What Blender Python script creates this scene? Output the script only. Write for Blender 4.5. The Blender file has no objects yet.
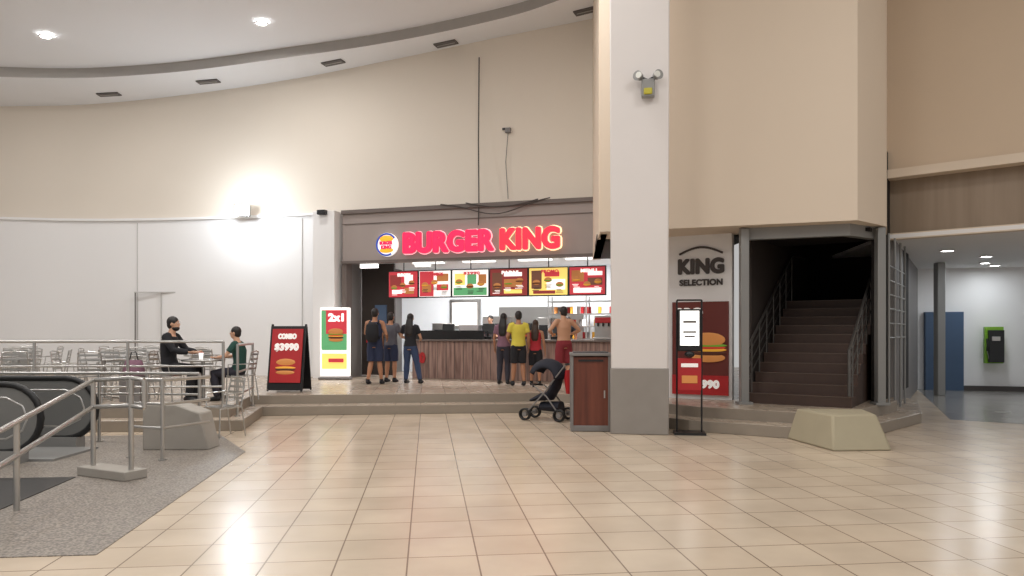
import bpy, bmesh, math, random
from mathutils import Vector, Matrix, Euler
random.seed(4)
scene = bpy.context.scene

# ------------------------------------------------------------ materials
def lin(c):
    out = []
    for v in c:
        v = v/255.0
        out.append(v/12.92 if v <= 0.04045 else ((v+0.055)/1.055)**2.4)
    return tuple(out)+(1.0,)

def mat(name, col, rough=0.6, metal=0.0, emit=0.0, var=0.06, scale=3.0, bump=0.0):
    m = bpy.data.materials.new(name); m.use_nodes = True
    nt = m.node_tree; b = nt.nodes["Principled BSDF"]
    c = lin(col)
    tc = nt.nodes.new("ShaderNodeTexCoord")
    nz = nt.nodes.new("ShaderNodeTexNoise"); nz.inputs["Scale"].default_value = scale
    nz.inputs["Detail"].default_value = 4
    nt.links.new(tc.outputs["Object"], nz.inputs["Vector"])
    mx = nt.nodes.new("ShaderNodeMix"); mx.data_type = 'RGBA'
    mx.inputs[6].default_value = tuple(max(0, x*(1-var)) for x in c[:3])+(1,)
    mx.inputs[7].default_value = tuple(min(1, x*(1+var)) for x in c[:3])+(1,)
    nt.links.new(nz.outputs["Fac"], mx.inputs[0])
    nt.links.new(mx.outputs[2], b.inputs["Base Color"])
    b.inputs["Roughness"].default_value = rough
    b.inputs["Metallic"].default_value = metal
    if emit > 0:
        nt.links.new(mx.outputs[2], b.inputs["Emission Color"])
        b.inputs["Emission Strength"].default_value = emit
    if bump > 0:
        bp = nt.nodes.new("ShaderNodeBump"); bp.inputs["Strength"].default_value = bump
        bp.inputs["Distance"].default_value = 0.01
        nt.links.new(nz.outputs["Fac"], bp.inputs["Height"])
        nt.links.new(bp.outputs["Normal"], b.inputs["Normal"])
    return m

def tile_mat(name, c1, c2, mortar, size=0.5, rough=0.2, rot=-6.5):
    m = bpy.data.materials.new(name); m.use_nodes = True
    nt = m.node_tree; b = nt.nodes["Principled BSDF"]
    tc = nt.nodes.new("ShaderNodeTexCoord")
    mp = nt.nodes.new("ShaderNodeMapping"); mp.inputs["Rotation"].default_value = (0, 0, math.radians(rot))
    mp.inputs["Location"].default_value = (0.14, 0.1, 0)
    br = nt.nodes.new("ShaderNodeTexBrick"); br.offset = 0.0; br.squash = 1.0
    br.inputs["Scale"].default_value = 1.0
    br.inputs["Brick Width"].default_value = size; br.inputs["Row Height"].default_value = size
    br.inputs["Mortar Size"].default_value = 0.006
    br.inputs["Color1"].default_value = lin(c1); br.inputs["Color2"].default_value = lin(c2)
    br.inputs["Mortar"].default_value = lin(mortar)
    nt.links.new(tc.outputs["Object"], mp.inputs["Vector"]); nt.links.new(mp.outputs["Vector"], br.inputs["Vector"])
    nz = nt.nodes.new("ShaderNodeTexNoise"); nz.inputs["Scale"].default_value = 1.3; nz.inputs["Detail"].default_value = 5
    nt.links.new(tc.outputs["Object"], nz.inputs["Vector"])
    mx = nt.nodes.new("ShaderNodeMix"); mx.data_type = 'RGBA'; mx.blend_type = 'MULTIPLY'
    mx.inputs[0].default_value = 0.35
    nt.links.new(br.outputs["Color"], mx.inputs[6]); nt.links.new(nz.outputs["Fac"], mx.inputs[7])
    nt.links.new(mx.outputs[2], b.inputs["Base Color"])
    mr = nt.nodes.new("ShaderNodeMapRange"); mr.inputs[3].default_value = rough*0.8; mr.inputs[4].default_value = rough*1.4
    nt.links.new(nz.outputs["Fac"], mr.inputs[0]); nt.links.new(mr.outputs[0], b.inputs["Roughness"])
    return m

def speckle_mat(name, c1, c2, rough=0.4, scale=60):
    m = bpy.data.materials.new(name); m.use_nodes = True
    nt = m.node_tree; b = nt.nodes["Principled BSDF"]
    tc = nt.nodes.new("ShaderNodeTexCoord")
    vz = nt.nodes.new("ShaderNodeTexNoise"); vz.inputs["Scale"].default_value = scale; vz.inputs["Detail"].default_value = 3
    nt.links.new(tc.outputs["Object"], vz.inputs["Vector"])
    cr = nt.nodes.new("ShaderNodeValToRGB")
    cr.color_ramp.elements[0].position = 0.4; cr.color_ramp.elements[0].color = lin(c1)
    cr.color_ramp.elements[1].position = 0.6; cr.color_ramp.elements[1].color = lin(c2)
    nt.links.new(vz.outputs["Fac"], cr.inputs[0]); nt.links.new(cr.outputs[0], b.inputs["Base Color"])
    b.inputs["Roughness"].default_value = rough
    return m

def wood_mat(name, c1, c2, scale=6, axis='X', rough=0.45):
    m = bpy.data.materials.new(name); m.use_nodes = True
    nt = m.node_tree; b = nt.nodes["Principled BSDF"]
    tc = nt.nodes.new("ShaderNodeTexCoord")
    mp = nt.nodes.new("ShaderNodeMapping")
    mp.inputs["Scale"].default_value = (1, 1, 0.08) if axis == 'X' else (0.08, 0.08, 1)
    nz = nt.nodes.new("ShaderNodeTexNoise"); nz.inputs["Scale"].default_value = scale*3; nz.inputs["Detail"].default_value = 6
    nt.links.new(tc.outputs["Object"], mp.inputs["Vector"]); nt.links.new(mp.outputs["Vector"], nz.inputs["Vector"])
    cr = nt.nodes.new("ShaderNodeValToRGB")
    cr.color_ramp.elements[0].position = 0.35; cr.color_ramp.elements[0].color = lin(c1)
    cr.color_ramp.elements[1].position = 0.65; cr.color_ramp.elements[1].color = lin(c2)
    nt.links.new(nz.outputs["Fac"], cr.inputs[0]); nt.links.new(cr.outputs[0], b.inputs["Base Color"])
    b.inputs["Roughness"].default_value = rough
    return m

M_floor = tile_mat("floor_tiles", (216,198,176), (209,190,167), (138,119,102), 0.49, 0.22)
M_plat = tile_mat("platform_tiles", (198,182,164), (190,173,155), (134,118,103), 0.49, 0.24)
M_corr = tile_mat("corridor_tiles", (160,156,150), (152,148,143), (106,100,94), 0.49, 0.18)
M_granite = speckle_mat("granite", (106,99,93), (152,143,133), 0.45, 45)
M_concrete = mat("concrete_gray", (158,152,144), 0.8, var=.08, scale=5, bump=.1)
M_concrete2 = mat("concrete_pale", (164,154,130), 0.8, var=.07, scale=4, bump=.1)
M_cream = mat("wall_cream", (224,214,201), 0.8, var=0.03, scale=0.6)
M_beige = mat("wall_beige", (222,206,187), 0.8, var=0.03, scale=0.5)
M_tan = mat("wall_tan", (206,186,163), 0.8, var=0.05, scale=0.7)
M_white = mat("wall_white", (236,234,233), 0.7, var=0.02, scale=0.6)
M_ceil = mat("ceiling_white", (232,233,236), 0.85, var=0.02, scale=0.4)
M_groove = mat("ceiling_groove", (168,164,160), 0.8)
M_pillar = mat("pillar_paint", (222,216,213), 0.6, var=0.03, scale=1.5)
M_pbase = mat("pillar_base_gray", (144,138,132), 0.4, var=0.1, scale=4)
M_steel = mat("stainless", (190,188,185), 0.28, 0.9, var=0.05)
M_steelp = mat("painted_gray_steel", (144,143,141), 0.45, 0.3)
M_rail = mat("dark_steel", (96,93,90), 0.4, 0.5)
M_black = mat("black_plastic", (26,26,28), 0.4)
M_rubber = mat("black_rubber", (18,18,19), 0.5)
M_dark = mat("stairwell_gloom", (22,17,15), 0.9)  # gloom of the stairwell put into the wall colour
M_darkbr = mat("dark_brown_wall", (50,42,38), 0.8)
M_stair = mat("stair_brown", (70,52,44), 0.6, var=0.15, scale=8)
M_nose = mat("stair_nosing", (98,82,72), 0.5)
M_step = mat("step_riser", (144,133,120), 0.5, var=0.1, scale=5)
M_fascia = mat("fascia_taupe", (160,148,143), 0.55, var=0.05, scale=1.5)
M_fascia_d = mat("fascia_dark", (108,97,92), 0.5)
M_wood = wood_mat("counter_wood", (116,90,82), (168,138,126), 5)
M_wood2 = wood_mat("bin_wood", (92,46,34), (122,66,48), 3)
M_woodw = wood_mat("recess_wood", (142,124,105), (152,134,115), 2)
M_red = mat("sign_red", (226,34,84), 0.4, emit=0.75)
M_redking = mat("sign_red_lit", (234,40,62), 0.4, emit=1.0)
M_halo = mat("sign_halo_pink", (244,190,196), 0.4, emit=0.9)  # pink glow around the letters, painted as a pale backing
M_glow = mat("sign_halo_warm", (255,224,180), 0.4, emit=1.3)  # warm glow around the second word, painted as a backing
M_orange = mat("logo_bun", (245,160,40), 0.4, emit=0.9)
M_blue = mat("logo_blue", (30,70,170), 0.4, emit=0.5)
M_wlit = mat("lit_white", (255,252,245), 0.4, emit=1.6)
M_lamp = mat("lamp_emitter", (255,253,250), 0.4, emit=25)
M_red2 = mat("poster_red", (174,36,40), 0.5, emit=0.05)
M_bred = mat("board_red", (192,56,66), 0.4, emit=0.6)
M_bdred = mat("board_dark_red", (140,50,48), 0.4, emit=0.55)
M_bgreen = mat("board_green", (86,152,102), 0.4, emit=0.8)
M_byel = mat("board_yellow", (240,210,112), 0.4, emit=0.8)
M_bbrown = mat("board_brown", (112,70,52), 0.4, emit=0.5)
M_bwhite = mat("board_white", (245,240,236), 0.4, emit=0.9)
M_lampoff = mat("lamp_lens", (226,226,220), 0.25)
M_bun = mat("burger_bun", (206,136,74), 0.5, emit=0.2)
M_patty = mat("burger_patty", (84,42,26), 0.6, emit=0.1)
M_lett = mat("burger_lettuce", (110,160,50), 0.5, emit=0.2)
M_chee = mat("burger_cheese", (240,175,60), 0.5, emit=0.2)
M_tom = mat("burger_tomato", (205,60,45), 0.5, emit=0.2)
M_dpost = mat("poster_dark", (104,44,38), 0.5, emit=0.05)
M_ink = mat("ink_dark", (70,64,62), 0.6)
M_text = mat("text_white", (245,240,235), 0.5, emit=0.25)
M_kit = mat("kitchen_wall_glow", (226,230,234), 0.5, emit=0.2)  # slight glow put into the wall so it looks brightly lit
M_bluew = mat("blue_panel", (66,88,116), 0.5)
M_green = mat("phone_green", (120,170,40), 0.5)
M_grayp = mat("gray_panel", (124,120,118), 0.6)
M_seam = mat("seam_gray", (190,187,184), 0.8)
M_vent = mat("vent_dark", (96,92,90), 0.7)
M_mat = mat("escalator_dark", (58,56,55), 0.35, var=0.15, scale=20)
M_glassd = mat("escalator_panel", (122,122,120), 0.2, .2)

# ------------------------------------------------------------ mesh helper
def link(ob, parent=None):
    scene.collection.objects.link(ob)
    if parent: ob.parent = parent
    return ob

def empty(name, loc=(0,0,0), rz=0.0, s=1.0):
    e = bpy.data.objects.new(name, None); scene.collection.objects.link(e)
    e.location = loc; e.rotation_euler = (0,0,rz); e.scale = (s,s,s); e.empty_display_size = 0.1
    return e

class MB:
    def __init__(self): self.bm = bmesh.new(); self.mats = []
    def mi(self, m):
        if m not in self.mats: self.mats.append(m)
        return self.mats.index(m)
    def box(self, c, s, m, rot=(0,0,0)):
        mt = Matrix.Translation(c) @ Euler(rot).to_matrix().to_4x4() @ Matrix.Diagonal((s[0],s[1],s[2],1))
        r = bmesh.ops.create_cube(self.bm, size=1.0, matrix=mt)
        i = self.mi(m)
        for f in {f for v in r['verts'] for f in v.link_faces}: f.material_index = i
        return self
    def ell(self, c, s, m, rot=(0,0,0), u=16, v=10):
        mt = Matrix.Translation(c) @ Euler(rot).to_matrix().to_4x4() @ Matrix.Diagonal((s[0],s[1],s[2],1))
        r = bmesh.ops.create_uvsphere(self.bm, u_segments=u, v_segments=v, radius=1.0, matrix=mt)
        i = self.mi(m)
        for f in {f for v in r['verts'] for f in v.link_faces}: f.material_index = i
        return self
    def cyl(self, c, r, h, m, rot=(0,0,0), n=24, r2=None):
        mt = Matrix.Translation(c) @ Euler(rot).to_matrix().to_4x4()
        q = bmesh.ops.create_cone(self.bm, cap_ends=True, segments=n, radius1=r, radius2=r if r2 is None else r2, depth=h, matrix=mt)
        i = self.mi(m)
        for f in {f for v in q['verts'] for f in v.link_faces}: f.material_index = i
        return self
    def tube(self, pts, r, m, n=10, hint=None, closed=False):
        pts = [Vector(p) for p in pts]; N = len(pts)
        rs = r if isinstance(r, (list,)) else [r]*N
        tans = []
        for i in range(N):
            if closed: t = (pts[(i+1)%N]-pts[i-1])
            elif i == 0: t = pts[1]-pts[0]
            elif i == N-1: t = pts[-1]-pts[-2]
            else: t = (pts[i]-pts[i-1]).normalized()+(pts[i+1]-pts[i]).normalized()
            if t.length < 1e-6: t = Vector((0,0,1))
            tans.append(t.normalized())
        rings = []
        if hint is None:
            u = Vector((1,0,0))
            if abs(tans[0].x) > 0.8: u = Vector((0,1,0))
        for i in range(N):
            t = tans[i]
            ref = Vector(hint) if hint is not None else u
            w = ref - t*ref.dot(t)
            if w.length < 1e-3: w = t.orthogonal()
            w.normalize(); u = w if hint is None else None
            vv = t.cross(w)
            rr = rs[i]; rx, ry = rr if isinstance(rr, tuple) else (rr, rr)
            rings.append([self.bm.verts.new(pts[i]+w*rx*math.cos(a)+vv*ry*math.sin(a)) for a in [2*math.pi*k/n for k in range(n)]])
        k = self.mi(m)
        for i in range(N if closed else N-1):
            A = rings[i]; B = rings[(i+1)%N]
            for j in range(n):
                f = self.bm.faces.new((A[j], A[(j+1)%n], B[(j+1)%n], B[j])); f.material_index = k
        if not closed:
            f = self.bm.faces.new(list(reversed(rings[0]))); f.material_index = k
            f = self.bm.faces.new(rings[-1]); f.material_index = k
        return self
    def poly(self, pts, m):
        f = self.bm.faces.new([self.bm.verts.new(p) for p in pts]); f.material_index = self.mi(m); return self
    def prism(self, pts, z0, z1, m, mtop=None):
        n = len(pts)
        def zz(z,p): return z(p) if callable(z) else z
        a = [self.bm.verts.new((p[0],p[1],zz(z0,p))) for p in pts]
        b = [self.bm.verts.new((p[0],p[1],zz(z1,p))) for p in pts]
        k = self.mi(m)
        for i in range(n):
            f = self.bm.faces.new((a[i],a[(i+1)%n],b[(i+1)%n],b[i])); f.material_index = k
        f = self.bm.faces.new(list(reversed(a))); f.material_index = k
        f = self.bm.faces.new(b); f.material_index = self.mi(mtop) if mtop else k
        return self
    def obj(self, name, parent=None, loc=(0,0,0), rot=(0,0,0), bevel=0.0, smooth=True, recalc=True):
        if recalc: bmesh.ops.recalc_face_normals(self.bm, faces=self.bm.faces)
        me = bpy.data.meshes.new(name); self.bm.to_mesh(me); self.bm.free()
        for m in self.mats: me.materials.append(m)
        if smooth:
            for p in me.polygons: p.use_smooth = True
            me.set_sharp_from_angle(angle=math.radians(38))
        ob = bpy.data.objects.new(name, me); link(ob, parent); ob.location = loc; ob.rotation_euler = rot
        if bevel > 0:
            b = ob.modifiers.new("bevel", 'BEVEL'); b.width = bevel; b.segments = 2; b.limit_method = 'ANGLE'
        return ob

def text(body, w, h, parent, loc, m, depth=0.01, thick=0.0, name="lettering", rx=math.pi/2, rz=0.0):
    cu = bpy.data.curves.new("t", 'FONT'); cu.body = body; cu.extrude = 0.02; cu.offset = 0.012 if thick else 0.0
    cu.align_x = 'CENTER'; cu.space_character = 1.06 if thick else 1.0
    o = bpy.data.objects.new("t", cu); scene.collection.objects.link(o)
    bpy.context.view_layer.update()
    me = bpy.data.meshes.new_from_object(o.evaluated_get(bpy.context.evaluated_depsgraph_get()))
    bpy.data.objects.remove(o)
    xs = [v.co.x for v in me.vertices]; ys = [v.co.y for v in me.vertices]
    w2 = w-2*thick; h2 = h-2*thick
    sx = w2/(max(xs)-min(xs)); sy = h2/(max(ys)-min(ys)); cx = (max(xs)+min(xs))/2; cy = (max(ys)+min(ys))/2
    for v in me.vertices:
        v.co.x = (v.co.x-cx)*sx; v.co.y = (v.co.y-cy)*sy; v.co.z = v.co.z*depth/0.04
    if thick:
        bm = bmesh.new()
        for k in range(8):
            a = math.pi*k/4
            me2 = me.copy(); me2.transform(Matrix.Translation((thick*math.cos(a), thick*math.sin(a), k*0.0004)))
            bm.from_mesh(me2); bpy.data.meshes.remove(me2)
        bm.to_mesh(me); bm.free()
    me.materials.clear(); me.materials.append(m); me.name = name
    ob = bpy.data.objects.new(name, me); link(ob, parent); ob.location = loc; ob.rotation_euler = (rx,0,rz)
    return ob

def catmull(pts, n=8):
    out = []
    P = [Vector((p[0],p[1])) for p in pts]
    P = [P[0]*2-P[1]]+P+[P[-1]*2-P[-2]]
    for i in range(1, len(P)-2):
        for k in range(n):
            t = k/n; a,b,c,d = P[i-1],P[i],P[i+1],P[i+2]
            q = 0.5*((2*b)+(c-a)*t+(2*a-5*b+4*c-d)*t*t+(3*b-a-3*c+d)*t**3)
            out.append((q.x,q.y))
    out.append((P[-2].x,P[-2].y))
    return out

def area(name, loc, power, size=0.8, rot=(0,0,0), col=(1,.99,.97), sy=None, shape='DISK'):
    l = bpy.data.lights.new(name, 'AREA'); l.energy = power; l.size = size; l.color = col; l.shape = shape
    if sy: l.shape = 'RECTANGLE'; l.size_y = sy
    o = bpy.data.objects.new(name, l); link(o); o.location = loc; o.rotation_euler = rot
    return o

# ------------------------------------------------------------ camera
cam = bpy.data.cameras.new("camera"); cam.lens = 26; cam.sensor_width = 36; cam.shift_y = 44/1024
cam.clip_end = 200
co = bpy.data.objects.new("camera", cam); link(co); co.location = (0,0,1.6); co.rotation_euler = (math.pi/2,0,0)
scene.camera = co

# ------------------------------------------------------------ room shell
MB().prism([(-24,-8),(18,-8),(18,27),(-24,27)], -0.2, 0.0, M_floor).obj("floor", smooth=False)
MB().prism([(-9.5,4.65),(-2.98,5.3),(-3.56,9.87),(-4.6,11.6),(-9.5,10.9)], 0.0, 0.006, M_granite).obj("floor_granite", smooth=False)

wc = catmull([(-22,20.0),(-14.9,21.5),(-12.2,21.85),(-9.1,21.55),(-6,20.9),(-3,19.95),(-.3,19.0),(2.05,18.25),(8,16.2)])
gc = catmull([(-20,16.4),(-13.4,19.3),(-9.7,19.85),(-5.5,19.3),(-2.84,18.76),(-.3,17.9),(1.1,17.1),(4,15),(8,11),(12,5),(13,-2)])
zc = lambda p: 9.2+0.07*p[0]
def strip(name, curve, z0, z1, m, off=0.0, th=0.2):
    mb = MB(); n = len(curve); pts = []
    for i,p in enumerate(curve):
        a = curve[max(0,i-1)]; b = curve[min(n-1,i+1)]
        d = Vector((b[0]-a[0], b[1]-a[1])).normalized(); nn = Vector((d.y,-d.x))
        pts.append(((p[0]+nn.x*off, p[1]+nn.y*off), (p[0]-nn.x*th, p[1]-nn.y*th)))
    F = []
    for f,b in pts:
        t0 = z0(f) if callable(z0) else z0; t1 = z1(f) if callable(z1) else z1
        F.append([mb.bm.verts.new(v) for v in ((f[0],f[1],t0),(f[0],f[1],t1),(b[0],b[1],t1),(b[0],b[1],t0))])
    mb.mi(m)
    for i in range(len(F)-1):
        for j in range(4):
            mb.bm.faces.new((F[i][j],F[i+1][j],F[i+1][(j+1)%4],F[i][(j+1)%4]))
    mb.bm.faces.new(F[0]); mb.bm.faces.new(list(reversed(F[-1])))
    return mb.obj(name)
strip("wall_back", wc, 4.85, lambda p: zc(p)+0.05, M_cream)
hc = [p for p in wc if p[0] < -5.0]
strip("wall_hoarding", hc, 0.36, 4.88, M_white, off=0.06, th=0.1)
strip("trim_hoarding", hc, 4.86, 4.93, M_white, off=0.14, th=0.0)
mb = MB()
A = [(p[0],p[1]) for p in gc]
mb.mi(M_ceil); mb.mi(M_groove)
for i in range(len(A)-1):
    a,b = A[i],A[i+1]
    mb.poly([(a[0],a[1],zc(a)),(b[0],b[1],zc(b)),(b[0]+ (0 if b[0]<8 else 8),max(b[1],26) if b[0]<8 else b[1],zc(b)),(a[0]+(0 if a[0]<8 else 8),max(a[1],26) if a[0]<8 else a[1],zc(a))], M_ceil)
    mb.poly([(a[0],a[1],zc(a)),(b[0],b[1],zc(b)),(b[0],b[1],zc(b)+0.26),(a[0],a[1],zc(a)+0.26)], M_groove)
mb.poly([(-24,-8,zc((-24,))+.26),(18,-8,zc((18,))+.26),(18,26,zc((18,))+.26),(-24,26,zc((-24,))+.26)], M_ceil)
mb.obj("ceiling", smooth=False)
for (x,y,a) in [(-8.48,20.65,-.05),(-4.81,19.9,-.3),(-11.5,21.1,.05),(-1.71,19.15,-.33),(1.79,17.75,-.4)]:
    MB().box((0,0,0),(0.6,0.26,0.03),M_vent).box((0,0,-.01),(0.5,0.03,0.03),M_groove).obj("ceiling_vent", loc=(x,y,zc((x,))-.02), rot=(0,-.07,a))
for (x,y) in [(-10.1,15.45),(-14,13)]:
    MB().box((0,0,0),(0.6,0.3,0.03),M_vent).obj("ceiling_vent", loc=(x,y,zc((x,))+.24))
def downlight(x,y,z,r=0.12,power=0,size=.5):
    e = empty("ceiling_downlight",(x,y,z))
    MB().cyl((0,0,0),r,0.03,M_lamp).obj("lens",e); MB().tube([(r*1.1*math.cos(t),r*1.1*math.sin(t),-.01) for t in [k*math.pi/8 for k in range(16)]],0.02,M_white,closed=True,hint=(0,0,1)).obj("ring",e)
    if power: area("downlight_lamp",(x,y,z-.08),power,size)
for (x,y,p) in [(-11.1,17.6,110),(-6.0,17.7,110)]: downlight(x,y,zc((x,))+.22,power=p,size=.36)
for (x,y) in [(-12,11),(-6,11),(0,11.5),(-9,5),(-2,5.5),(5,5.5),(-6,-1),(2,-1),(9,2)]:  # downlights out of view, added to light the hall evenly
    downlight(x,y,zc((x,))+.22,power=200,size=2.0)

# ------------------------------------------------------------ platform and steps
lower = [(-22,10.9),(-4.35,11.95),(-4.76,14.1),(0.55,14.7),(2.0,13.1),(2.86,11.95),(4.28,11.0),(4.9,10.7),(7.2,13.0),(8.5,15.5),(8.5,26),(-22,26)]
upper = [(-22,11.3),(-4.7,12.3),(-5.1,14.5),(0.75,15.15),(2.3,13.45),(3.1,12.3),(4.4,11.45),(4.9,11.2),(6.9,13.25),(8.0,15.6),(8.0,26),(-22,26)]
pe = empty("floor_platform")
MB().prism(lower,0,0.18,M_step,M_plat).obj("lower_step",pe,bevel=.01,smooth=False)
MB().prism(upper,0.17,0.36,M_step,M_plat).obj("upper_step",pe,bevel=.01,smooth=False)
mb = MB()
b0 = [(4.12,11.1),(4.3,9.9),(5.12,9.95),(5.42,10.95)]; t0 = [(4.25,11.05),(4.42,10.2),(5.05,10.25),(5.2,10.95)]
a = [mb.bm.verts.new((x,y,0)) for x,y in b0]; b = [mb.bm.verts.new((x,y,.46)) for x,y in t0]; mb.mi(M_concrete2)
mb.bm.faces.new(a); mb.bm.faces.new(b)
for i in range(4): mb.bm.faces.new((a[i],a[(i+1)%4],b[(i+1)%4],b[i]))
mb.obj("concrete_plinth", bevel=.03)

# ------------------------------------------------------------ block, pillar, right walls
MB().prism([(1.58,13.3),(5.56,11.9),(6.38,12.6),(7.1,14.0),(5.9,13.5),(1.75,14.6)],3.4,9.95,M_beige).obj("wall_block",smooth=False)
MB().prism([(1.6,13.6),(1.75,13.6),(2.2,18.4),(2.0,18.4)],3.4,9.6,M_beige).obj("wall_block_side",smooth=False)
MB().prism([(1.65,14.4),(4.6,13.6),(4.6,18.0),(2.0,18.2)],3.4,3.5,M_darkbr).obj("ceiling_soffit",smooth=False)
MB().prism([(3.95,12.85),(5.6,12.25),(6.3,12.75),(6.2,12.85),(5.55,12.4),(4.0,13.0)],3.2,3.4,M_steelp).obj("trim_soffit",smooth=False)
pil = empty("pillar",(2.06,11.95,0),math.radians(-10))
mb=MB(); mb.mi(M_pillar)
lo=[(-.44,-.43),(.44,-.43),(.44,.43),(-.44,.43)]
a=[mb.bm.verts.new((x,y,.9)) for x,y in lo]; b=[mb.bm.verts.new((x*1.07,y,9.6)) for x,y in lo]
mb.bm.faces.new(a); mb.bm.faces.new(b)
for i in range(4): mb.bm.faces.new((a[i],a[(i+1)%4],b[(i+1)%4],b[i]))
mb.obj("shaft",pil,bevel=.02)
MB().box((0,0,0.52),(0.9,0.88,1.04),M_pbase).obj("base",pil,bevel=.015)
L0v = Vector((7.0,13.9)); L1v = Vector((13.5,8.4)); LX = Vector((6.8,14.07))
def seg(name,p0,p1,z0,z1,m,th=0.2,front=0.0):
    p0=Vector(p0); p1=Vector(p1); d=(p1-p0).normalized(); n=Vector((d.y,-d.x))
    q=[p0+n*front,p1+n*front,p1-n*th,p0-n*th]
    return MB().prism([(v.x,v.y) for v in q],z0,z1,m).obj(name,smooth=False)
seg("wall_right_upper",LX,L1v,4.6,10.2,M_tan)
seg("trim_beam",LX,L1v,4.46,4.62,M_beige,front=.1)
seg("wall_right_recess",LX,L1v,3.42,4.5,M_woodw,front=-.25,th=.4)
seg("trim_corridor",LX,L1v,3.33,3.44,M_beige,front=.0)
MB().prism([(7.0,13.9),(13.5,8.4),(18,12),(18,26),(9,26)],3.35,3.42,M_white).obj("ceiling_corridor",smooth=False)
seg("wall_corridor_left",(7.25,14.0),(11.3,20.6),0,3.38,M_grayp)
seg("wall_corridor_back",(11.3,20.6),(17.5,18.8),0,3.36,M_white)
seg("wall_corridor_wainscot",(11.4,20.4),(12.3,20.15),0.0,2.15,M_bluew,front=.03)
seg("baseboard_corridor",(12.3,20.2),(17.5,18.7),0.0,.14,M_ink,front=.06,th=.0)
MB().prism([(8.0,13.5),(14,9),(18,12),(18,22),(11.3,20.6)],0.0,0.004,M_corr).obj("floor_corridor",smooth=False)
MB().box((0,0,1.67),(.2,.2,3.34),M_steelp).obj("corridor_column",loc=(10.75,18.6,0),bevel=.02)
for (x,y) in [(9.3,15.8),(11.9,18.6),(10.9,17.0),(12.6,19.3),(12.2,15.5)]:
    e = empty("corridor_downlight",(x,y,3.34)); MB().cyl((0,0,0),.11,.02,M_lamp).obj("lens",e)
    MB().tube([(.13*math.cos(t),.13*math.sin(t),-.005) for t in [k*math.pi/8 for k in range(16)]],0.015,M_white,closed=True,hint=(0,0,1)).obj("ring",e)
    area("corridor_lamp",(x,y,3.28),12,.3,col=(.86,.94,1))
ph = empty("payphone",(12.9,19.75,0),math.radians(-16))
MB().box((0,.12,1.25),(.44,.14,.98),M_green).box((.02,0,1.22),(.36,.14,.86),M_black).box((0,-.08,1.42),(.2,.02,.12),M_steel).obj("body",ph,bevel=.02)
MB().tube([(-.2,-.05,1.1),(-.2,-.09,1.25),(-.2,-.05,1.42)],.028,M_black).tube([(-.2,-.05,1.1),(-.15,-.05,.85),(0,-.04,.8),(.05,-.03,.95)],.008,M_steel).obj("handset",ph)

for (x,y) in [(4.0,12.75),(6.28,12.62)]:
    e = empty("steel_post",(x,y,.36)); MB().box((0,0,1.5),(.14,.14,3.04),M_steelp).obj("shaft",e,bevel=.01); MB().box((0,0,.02),(.24,.24,.04),M_steelp).obj("foot",e)

# staircase
sa = math.radians(-34); st = empty("staircase",(4.1,12.95,.36),sa)
mb = MB(); nos = MB()
for i in range(11):
    mb.box((.85,.28*i+.15,(.17*(i+1))/2),(1.7,.30,.17*(i+1)),M_stair)
    nos.box((.85,.28*i+.015,.17*(i+1)+.004),(1.7,.04,.012),M_nose)
mb.box((.85,4.3,.935),(1.7,2.4,1.87),M_stair)
mb.obj("flight",st,smooth=False); nos.obj("nosings",st,smooth=False)
for nm,x in (("handrail_inner",.04),("handrail_outer",1.68)):
    r = MB()
    r.tube([(x,-.1,.2),(x,-.1,.95),(x,.15,1.08),(x,3.1,2.85),(x,4.2,2.85)],.024,M_rail)
    for q in (.25,.5,.75): r.tube([(x,.0,.2+.85*q),(x,3.1,2.0+.85*q)],.011,M_rail)
    for k in range(7): r.tube([(x,.2+k*.48,.15+k*.29),(x,.2+k*.48,1.1+k*.288)],.014,M_rail)
    r.obj(nm,st)
sw = empty("stairwell",(4.1,12.95,.36),sa)
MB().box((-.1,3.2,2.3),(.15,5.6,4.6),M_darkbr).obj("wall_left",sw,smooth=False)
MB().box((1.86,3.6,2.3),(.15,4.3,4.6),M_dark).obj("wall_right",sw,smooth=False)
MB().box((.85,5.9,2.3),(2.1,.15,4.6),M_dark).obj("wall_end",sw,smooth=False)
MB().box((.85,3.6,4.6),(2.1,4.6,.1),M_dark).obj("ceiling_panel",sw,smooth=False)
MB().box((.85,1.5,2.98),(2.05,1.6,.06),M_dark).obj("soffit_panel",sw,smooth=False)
rl = empty("stair_landing_railing",(6.35,12.75,0),math.atan2(.83,.56))
mb = MB()
for z in (1.5,1.75,2.0,2.25,2.5,2.75): mb.tube([(0.1,-.12,z),(2.4,-.12,z+.0)],.013,M_steelp)
for x in (.1,.9,1.7,2.4): mb.tube([(x,-.12,.36 if x<1.5 else 0),(x,-.12,3.3)],.02,M_steelp)
mb.obj("rails",rl)

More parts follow.
